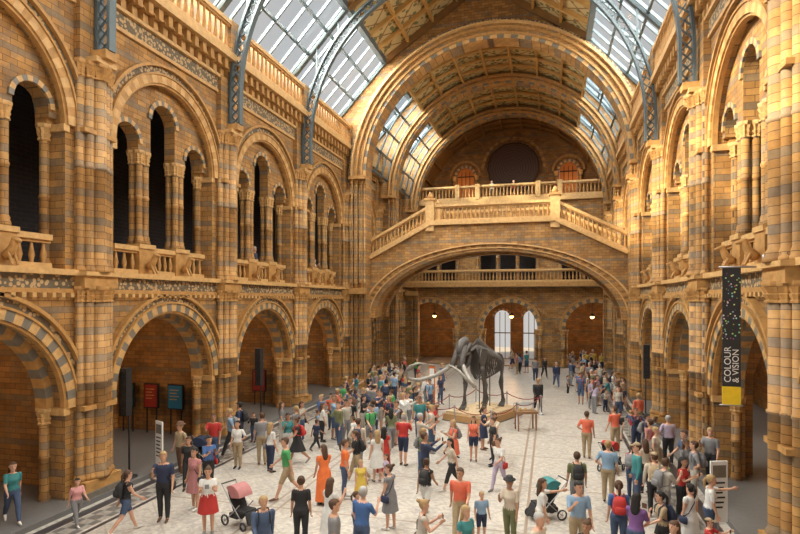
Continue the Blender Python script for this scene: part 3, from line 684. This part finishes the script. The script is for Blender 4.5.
def pmesh(pose,male,outfit,hair,bag):
    k=(pose,male,outfit,hair,bag)
    if k in _mc: return _mc[k]
    vs,fs,bones,T,H,hb,fb=body(pose,male)
    sl,pl_,hem,dress=OUT[outfit]
    mb=MB();mats=[]
    h0=H((0,0,1.6));hy=(H((0,1,1.6))-h0);hz=(H((0,0,2.6))-h0)
    tz=(T((0,0,2.))-T((0,0,1.)));t0=T((0,0,0))
    for f in fs:
        c=sum((vs[i] for i in f),Vector())/len(f)
        best=None
        for lab,a,b_,r in bones:
            dd,t=segd(c,a,b_);dd-=r
            if best is None or dd<best[0]: best=(dd,lab,t)
        lab,t=best[1],best[2]
        if lab=='torso':
            z=(c-t0).dot(tz)
            m=1 if (z>.985 or dress) else 2
            if z>1.425: m=0
            if outfit=='V' and z>1.37 and abs(c.x)>.1: m=0
        elif lab=='neck': m=0
        elif lab=='head':
            q=c-h0;ly,lz=q.dot(hy),q.dot(hz);m=0
            if lz>.088 or (ly>.012 and lz>-.04) or (ly>-.03 and lz>.05): m=4
        elif lab=='uarm': m=1 if t<sl else 0
        elif lab=='farm': m=1 if 1+t<sl else 0
        elif lab=='thigh': m=2 if t<max(pl_,.12) else 0
        elif lab=='shin': m=2 if 1+t<pl_ else 0
        else: m=3
        if dress and m==2: m=1
        mats.append(m)
    nor=[Vector() for _ in vs];cl=[0]*len(vs)
    for f,m in zip(fs,mats):
        a=(vs[f[1]]-vs[f[0]]).cross(vs[f[2]]-vs[f[0]])
        for i in f:
            nor[i]+=a
            if m in (1,2): cl[i]=max(cl[i],.009 if m==1 else .013)
            if m==4: cl[i]=max(cl[i],.014)
    v2=[v+(nr.normalized()*c_ if nr.length>0 else Vector()) for v,nr,c_ in zip(vs,nor,cl)]
    mb.v=[tuple(v) for v in v2];mb.f=[list(f) for f in fs];mb.m=mats;mb.sm=[True]*len(fs)
    def join(o,mm):
        b0=len(mb.v);mb.v+=o.v;mb.f+=[[i+b0 for i in f] for f in o.f];mb.m+=[mm(x) for x in o.m];mb.sm+=o.sm
    join(hb,lambda x:0);join(fb,lambda x:4 if x==0 else 6)
    if hem is not None:
        wlk=.09 if pose.startswith('walk') else 0
        w=.15 if not male else .16
        zs=[1.06,.98,.9,hem+(.9-hem)*.5,hem]
        mb.loft([(zs[0],w-.005,.112,0),(zs[1],w+.028,.13,.005),(zs[2],w+.05,.145,.005),(zs[3],w+.075,.17+wlk*.7,0),(zs[4],w+.1,.2+wlk*1.3,0)],24,1 if dress else 2,None,False,.05)
    if hair=='long':
        mb.loft([(1.70,.05,.05,.03),(1.67,.082,.085,.03),(1.6,.092,.075,.045),(1.5,.098,.06,.055),(1.4,.1,.05,.075),(1.32,.07,.035,.085),(1.29,.02,.015,.085)],14,4,H)
    elif hair=='tail':
        mb.tube([H((0,.1,1.66)),H((0,.14,1.6)),H((0,.13,1.47)),H((0,.11,1.4))],[.03,.035,.03,.012],8,4)
    elif hair=='bun': mb.tube([H((0,.09,1.7)),H((0,.12,1.72))],[.042,.042],8,4)
    elif hair=='hat':
        mb.loft([(1.685,.15,.165,0),(1.69,.15,.165,0),(1.7,.09,.11,0),(1.77,.08,.1,0),(1.785,.05,.06,0)],18,5,H)
    elif hair=='cap':
        mb.loft([(1.68,.084,.108,0),(1.72,.078,.1,0),(1.755,.045,.06,0),(1.76,.01,.01,0)],16,5,H);mb.loft([(1.685,.06,.07,-.12),(1.692,.06,.07,-.12)],14,5,H)
    if bag=='pack':
        mb.loft([(1.03,.1,.05,.18),(1.05,.14,.08,.19),(1.15,.15,.095,.2),(1.3,.145,.09,.195),(1.4,.12,.065,.17),(1.43,.06,.03,.15)],14,5,T)
        mb.loft([(1.08,.1,.04,.28),(1.1,.11,.05,.28),(1.2,.11,.05,.28),(1.23,.08,.03,.27)],12,5,T)
        for s in (-1,1): mb.tube([T((s*.1,.14,1.42)),T((s*.105,.02,1.465)),T((s*.11,-.1,1.38)),T((s*.12,-.12,1.22)),T((s*.15,.0,1.1)),T((s*.13,.12,1.08))],[.014]*6,6,5)
    elif bag=='sling':
        mb.tube([T((-.1,.0,1.46)),T((0,-.13,1.3)),T((.16,-.07,1.05)),T((.22,0,.95))],[.011]*4,6,5);mb.tube([T((-.1,0,1.46)),T((0,.12,1.3)),T((.16,.09,1.05)),T((.22,0,.95))],[.011]*4,6,5)
        mb.loft([(.78,.03,.1,0),(.8,.045,.13,0),(.93,.045,.13,0),(.96,.02,.1,0)],12,5,lambda p:p+Vector((.235,0,0)))
    if pose in ('photo','phone'):
        wr=[h for h in bones if h[0]=='farm'];p=(wr[0][2]+wr[1][2])/2
        mb.box(-.05,.05,p.y-.07,p.y-.06,p.z+.02,p.z+.13,3)
    mz=min(v[2] for v in mb.v)
    mb.v=[(v[0],v[1],v[2]-mz) for v in mb.v]
    me=mb.mesh('figure',[cm(SK[0],'skin')]*7,False)
    _mc[k]=me;return me
cnt=0
def person(kind,x,y,hd,pose,outfit,top,bot,hair='short',bag=None,h=None,skin=None,hc=None,z=0):
    global cnt;cnt+=1
    rnd=random.Random(cnt*31)
    male=kind in('m','b')
    me=pmesh(pose,male,outfit,hair,bag)
    nmn={'m':'man','w':'woman','b':'boy','g':'girl'}[kind]
    o=bpy.data.objects.new(nmn,me);sc.collection.objects.link(o)
    if h is None: h={'m':1.78,'w':1.66,'b':1.2,'g':1.2}[kind]*rnd.uniform(.96,1.04)
    s=h/1.755;o.scale=(s*(1.1 if kind in 'bg' else 1.03),)*2+(s,);o.location=(x,y,z);o.rotation_euler=(0,0,math.radians(hd))
    sk=SK[skin if skin is not None else rnd.choice([0,0,0,1,1,2])];hcol=HR[hc or rnd.choice('kbbblg' if kind=='m' else 'kbbbl')]
    ms=[cm(sk,'skin'),cm(PAL[top],'cloth'),cm(PAL[bot],'cloth'),cm(PAL[rnd.choice(['black','white','brown','grey'])],'cloth'),cm(hcol,'hair'),cm(PAL[rnd.choice(['black','navy','brown','grey','red'])] if hair not in('hat','cap') else PAL[rnd.choice(['brown','khaki','black'])],'cloth'),cm((.35,.08,.07),'skin')]
    for i,m in enumerate(ms):
        o.material_slots[i].link='OBJECT';o.material_slots[i].material=m
    return o
PP=[('w',-10.2,11.7,150,'walk','V','black','denim','tail','pack'),('g',-11.8,11.8,70,'walk2','T','pink','grey','tail',None),
('m',-9.8,12.6,20,'look','T','navy','black','short','sling'),('w',-9.5,13.5,-10,'stand','D','rose','rose','long','sling'),('w',-8.2,12.2,30,'phone','K','white','red','bun',None),
('m',-11.8,16,-20,'hips','T','khaki','brown','hat',None),('m',-7.4,14.9,-60,'walk','S','green','khaki','short',None),('m',-11.4,17.3,10,'look','T','red','denim','short',None),
('w',-3.9,13.6,-110,'look','D','grey','grey','bun','sling'),('m',-3.9,11.4,160,'look','T','blue','denim','short',None),('m',-2.1,13.5,0,'walk2','T','salmon','khaki','short',None),
('w',-3.2,14.6,170,'walk','V','black','white','bun','pack'),('w',-2.9,16.9,-60,'walk','C','cream','black','long',None),('w',-1.5,17.3,-30,'walk2','T','white','lilac','bun','sling'),
('w',-5.3,17.7,-160,'stand','L','red','red','long',None),('w',-6.2,14.8,-140,'look','L','orange','orange','long',None),('w',-5.8,15.4,120,'stand','T','orange','denim','tail',None),('g',-5.2,15.1,40,'stand','D','yellow','yellow','long',None),
('m',1.3,21.6,170,'hips','T','salmon','khaki','short',None),('m',2.4,22.8,-150,'look','T','salmon','khaki','short',None),('m',.7,15.8,-170,'stand','S','olive','grey','short','pack'),('m',1.6,17.0,170,'hips','T','sky','khaki','short',None),
('w',2.3,17.4,150,'look','T','rose','denim','tail','pack'),('w',2.75,18.1,-160,'stand','T','cream','black','long',None),('m',2.8,15.5,120,'look','S','stone','grey','short','pack'),('w',3.6,14.5,90,'reach','T','white','denim','tail',None),
('w',3.35,16.2,60,'phone','T','red','black','long',None),('m',4.75,19.0,-40,'look','T','grey','black','short',None,None,None,None,.14),('w',3.3,19.6,60,'stand','K','cream','khaki','bun',None),('w',1.5,13.5,180,'stand','T','blue','denim','tail','pack'),
('m',.6,13.0,10,'look','T','sky','khaki','short',None),('w',1.75,12.7,150,'phone','T','purple','denim','long',None),('w',-.2,13.4,100,'reach','T','white','khaki','long',None),('b',-1.6,13.6,30,'stand','S','sky','navy','short',None),
('w',-.9,13.3,-20,'look','T','cream','olive','hat',None),('w',-5.6,12.0,-160,'stand','T','black','black','bun',None),('w',-4.9,12.0,150,'look','D','white','white','long',None),('g',-4.5,12.7,120,'stand','T','pink','denim','tail',None),
('m',-9.8,17.8,-150,'look','T','grey','khaki','short',None),('w',-9.1,17.1,160,'stand','T','white','navy','long','sling'),('w',-10.4,17.2,10,'hips','T','white','khaki','long',None),('m',-11.4,18.4,-60,'walk','T','sky','black','short','pack'),('w',-9.3,18.8,30,'look','T','teal','white','tail',None),
('m',-8.0,21.9,0,'walk','T','black','khaki','short',None),('m',-10.4,27.7,120,'look','T','navy','navy','short',None),('m',-.6,29.6,10,'walk','J','black','black','short',None),
('m',.4,38.3,10,'walk','J','navy','denim','short','pack'),('m',-1.0,40.8,170,'look','T','grey','navy','short',None),('w',-.4,43,20,'walk','J','black','black','long',None),('w',-2.3,45,170,'walk','T','blue','black','long',None),
('w',-5.0,50.25,0,'look','T','white','grey','long',None,None,None,None,14.75),('w',-3.1,50.25,10,'stand','V','red','black','tail',None,None,None,None,14.75),
('m',3.3,47.2,0,'stand','T','yellow','black','short',None),('w',3.9,46.6,30,'stand','T','yellow','navy','tail',None),('m',2.7,46.4,0,'hips','T','yellow','black','short',None)]
for p in PP: person(*p)
person('w',-13.2,11.2,60,'walk','T','teal','denim','long',z=.14)
person('w',-13.85,31.45,90,'look','T','white','grey','long',z=6.62)
person('m',-13.85,24.4,90,'stand','T','navy','grey','short',z=6.62)
random.seed(21)
tops=['white','white','cream','black','black','navy','navy','blue','grey','grey','stone','sky','red','olive','rose','teal','khaki','denim','salmon','green','lilac','white']
bots=['denim','black','khaki','grey','navy','stone','denim','black']
placed=[(p[1],p[2]) for p in PP]+[(-6.0,28.9),(-7.7,12.9),(-.1,15.4),(-11.7,17.1),(2.0,20.2),(-12.2,21.9),(4.15,27.),(-1.05,25.6),(-5.6,25.9)]
ch,sh_=math.cos(MH),math.sin(MH)
def crowd(x0,x1,y0,y1,n,mind=.6):
    k=0;tries=0
    while k<n and tries<2000:
        tries+=1
        x=random.uniform(x0,x1);y=random.uniform(y0,y1)
        if any((x-a)**2+(y-b)**2<mind**2 for a,b in placed): continue
        dx,dy=x-MC[0],y-MC[1];lx=dx*ch+dy*sh_;ly=-dx*sh_+dy*ch
        if -3.0<lx<2.8 and abs(ly)<2.3: continue
        if lx>0 and lx<4.3 and abs(ly)<1.9: continue
        placed.append((x,y));k+=1
        kd=random.choice('mmmwwwwbg')
        if kd in 'mb': a=(random.choice(['stand','look','hips','walk','photo']),random.choice('TTSSJ'),random.choice(tops),random.choice(bots),random.choice(['short','short','short','cap']),random.choice([None,None,'pack']))
        else: a=(random.choice(['stand','look','walk2','phone']),random.choice('TTDKVT'),random.choice(tops),random.choice(bots),random.choice(['long','tail','bun']),random.choice([None,'sling','pack']))
        person(kd,x,y,random.uniform(-180,180),*a)
crowd(-9.6,-5.2,20.5,26,28);crowd(-10.6,-5.8,26,32,26);crowd(-12,-8.6,17,22,9);crowd(-6.6,-3.2,15.8,19.5,10);crowd(-5.0,-1.8,19.5,22.0,7)
crowd(1.6,3.9,30,35,18);crowd(2.4,4.1,17.5,22.5,8);crowd(1.4,3.3,13,17,5);crowd(-11.4,-9.2,32,34.5,6);crowd(1.5,4,43,48.5,8);crowd(-6,-1,44,48.5,7);crowd(-11.5,-9.8,14.5,16.5,2);crowd(-11,-6.5,31,40,12);crowd(.8,3.6,36,43,8)
crowd(-6.5,2.6,10.4,11.9,10,.8);crowd(2.4,4.0,22.5,30,6)
def stroller(x,y,hd,fab):
    t=MB()
    for s in (-1,1):
        t.tube([(s*.22,.5,1.02),(s*.22,.15,.62),(s*.22,-.35,.14)],[.014]*3,6,0);t.tube([(s*.22,-.2,.6),(s*.24,.3,.14)],[.013]*2,6,0)
        for wy,r in ((-.38,.11),(.32,.14)):
            t.ring((wy,r),r-.03,r,0,360,1,lambda u,v,w:(w,u,v),s*.26-.018,s*.26+.018,(3,),20)
            t.ring((wy,r),.0,.03,0,360,1,lambda u,v,w:(w,u,v),s*.26-.02,s*.26+.02,(0,),10)
            for k in range(5):
                a=k*math.pi*.4;t.beam((s*.26,wy,r),(s*.26,wy+(r-.03)*math.cos(a),r+(r-.03)*math.sin(a)),.01,.01,0)
    t.tube([(-.22,.5,1.02),(.22,.5,1.02)],[.018]*2,8,3);t.tube([(-.26,.32,.14),(.26,.32,.14)],[.01]*2,6,0);t.tube([(-.26,-.38,.11),(.26,-.38,.11)],[.01]*2,6,0)
    mp=lambda u,v,w:(w,u,v)
    t.panel([(-.35,.38),(.05,.36),(.28,.85),(.22,.88),(.0,.43),(-.35,.45)],[],mp,-.2,.2,1)
    t.panel([(-.38,.4),(-.33,.42),(-.42,.14),(-.5,.12),(-.5,.16)],[],mp,-.16,.16,1)
    t.ring((.12,.72),.30,.32,50,170,1,mp,-.21,.21,(2,),10)
    for s in (-1,1): t.panel([(.12,.72)]+[(.12+.31*math.cos(math.radians(a)),.72+.31*math.sin(math.radians(a))) for a in range(50,171,15)],[],mp,s*.205,s*.215,2)
    t.box(-.18,.18,-.05,.25,.2,.32,3)
    o=t.obj('stroller',[steel,cm(PAL['black'],'cloth'),cm(PAL[fab],'cloth'),black]);o.location=(x,y,0);o.rotation_euler=(0,0,math.radians(hd))
stroller(-7.7,12.9,70,'rose');stroller(-.1,15.4,-60,'teal');stroller(-11.7,17.1,100,'navy');stroller(2.0,20.2,150,'red')
# ---------------- lights
def area(name,loc,rot,sx,sy,p,col):
    l=bpy.data.lights.new(name,'AREA');l.shape='RECTANGLE';l.size=sx;l.size_y=sy;l.energy=p;l.color=col
    o=bpy.data.objects.new(name,l);o.location=loc;o.rotation_euler=rot;sc.collection.objects.link(o)
for sg in (-1,1):
    ang=math.atan2(3.4,3.2)
    area('sky_light_%s'%('l' if sg<0 else 'r'),(NC+sg*8.4,24,20.6),(0,sg*ang,0),4.4,52,24000 if sg<0 else 15000,(1,.91,.77))
sl=bpy.data.lights.new('sun','SUN');sl.energy=14.0;sl.color=(1,.80,.52);sl.angle=math.radians(3)
so=bpy.data.objects.new('sun',sl);sc.collection.objects.link(so)
so.rotation_euler=Vector((.80,.42,-.40)).to_track_quat('-Z','Y').to_euler()
def pt(name,loc,p,col=(1,.62,.3),r=.15):
    l=bpy.data.lights.new(name,'POINT');l.energy=p;l.color=col;l.shadow_soft_size=r
    o=bpy.data.objects.new(name,l);o.location=loc;sc.collection.objects.link(o)
for i,c in enumerate(BAYS[1:5]): pt('aisle_lamp_l%d'%i,(-16.6,c,3.9),120)
for i,c in enumerate(BAYS[2:5]): pt('aisle_lamp_r%d'%i,(8.2,c,4.9),90)
for i,c in enumerate((-10.6,-3.4,3.6)): pt('vestibule_lamp_%d'%i,(c,52.2,3.7),150,(1,.55,.25))
for i,c in enumerate((-8.3,1.7)): pt('gallery_lamp_%d'%i,(c,54.8,17.3),50,(1,.55,.2))
w=bpy.data.worlds.new('World');sc.world=w;w.use_nodes=True
w.node_tree.nodes['Background'].inputs[0].default_value=(1,.96,.91,1);w.node_tree.nodes['Background'].inputs[1].default_value=.6
cam=bpy.data.cameras.new('Camera');co=bpy.data.objects.new('Camera',cam);sc.collection.objects.link(co)
co.location=(0,0,5.8);co.rotation_euler=(math.pi/2,0,math.radians(15));cam.sensor_width=36;cam.lens=25.2;cam.shift_y=33/800;sc.camera=co
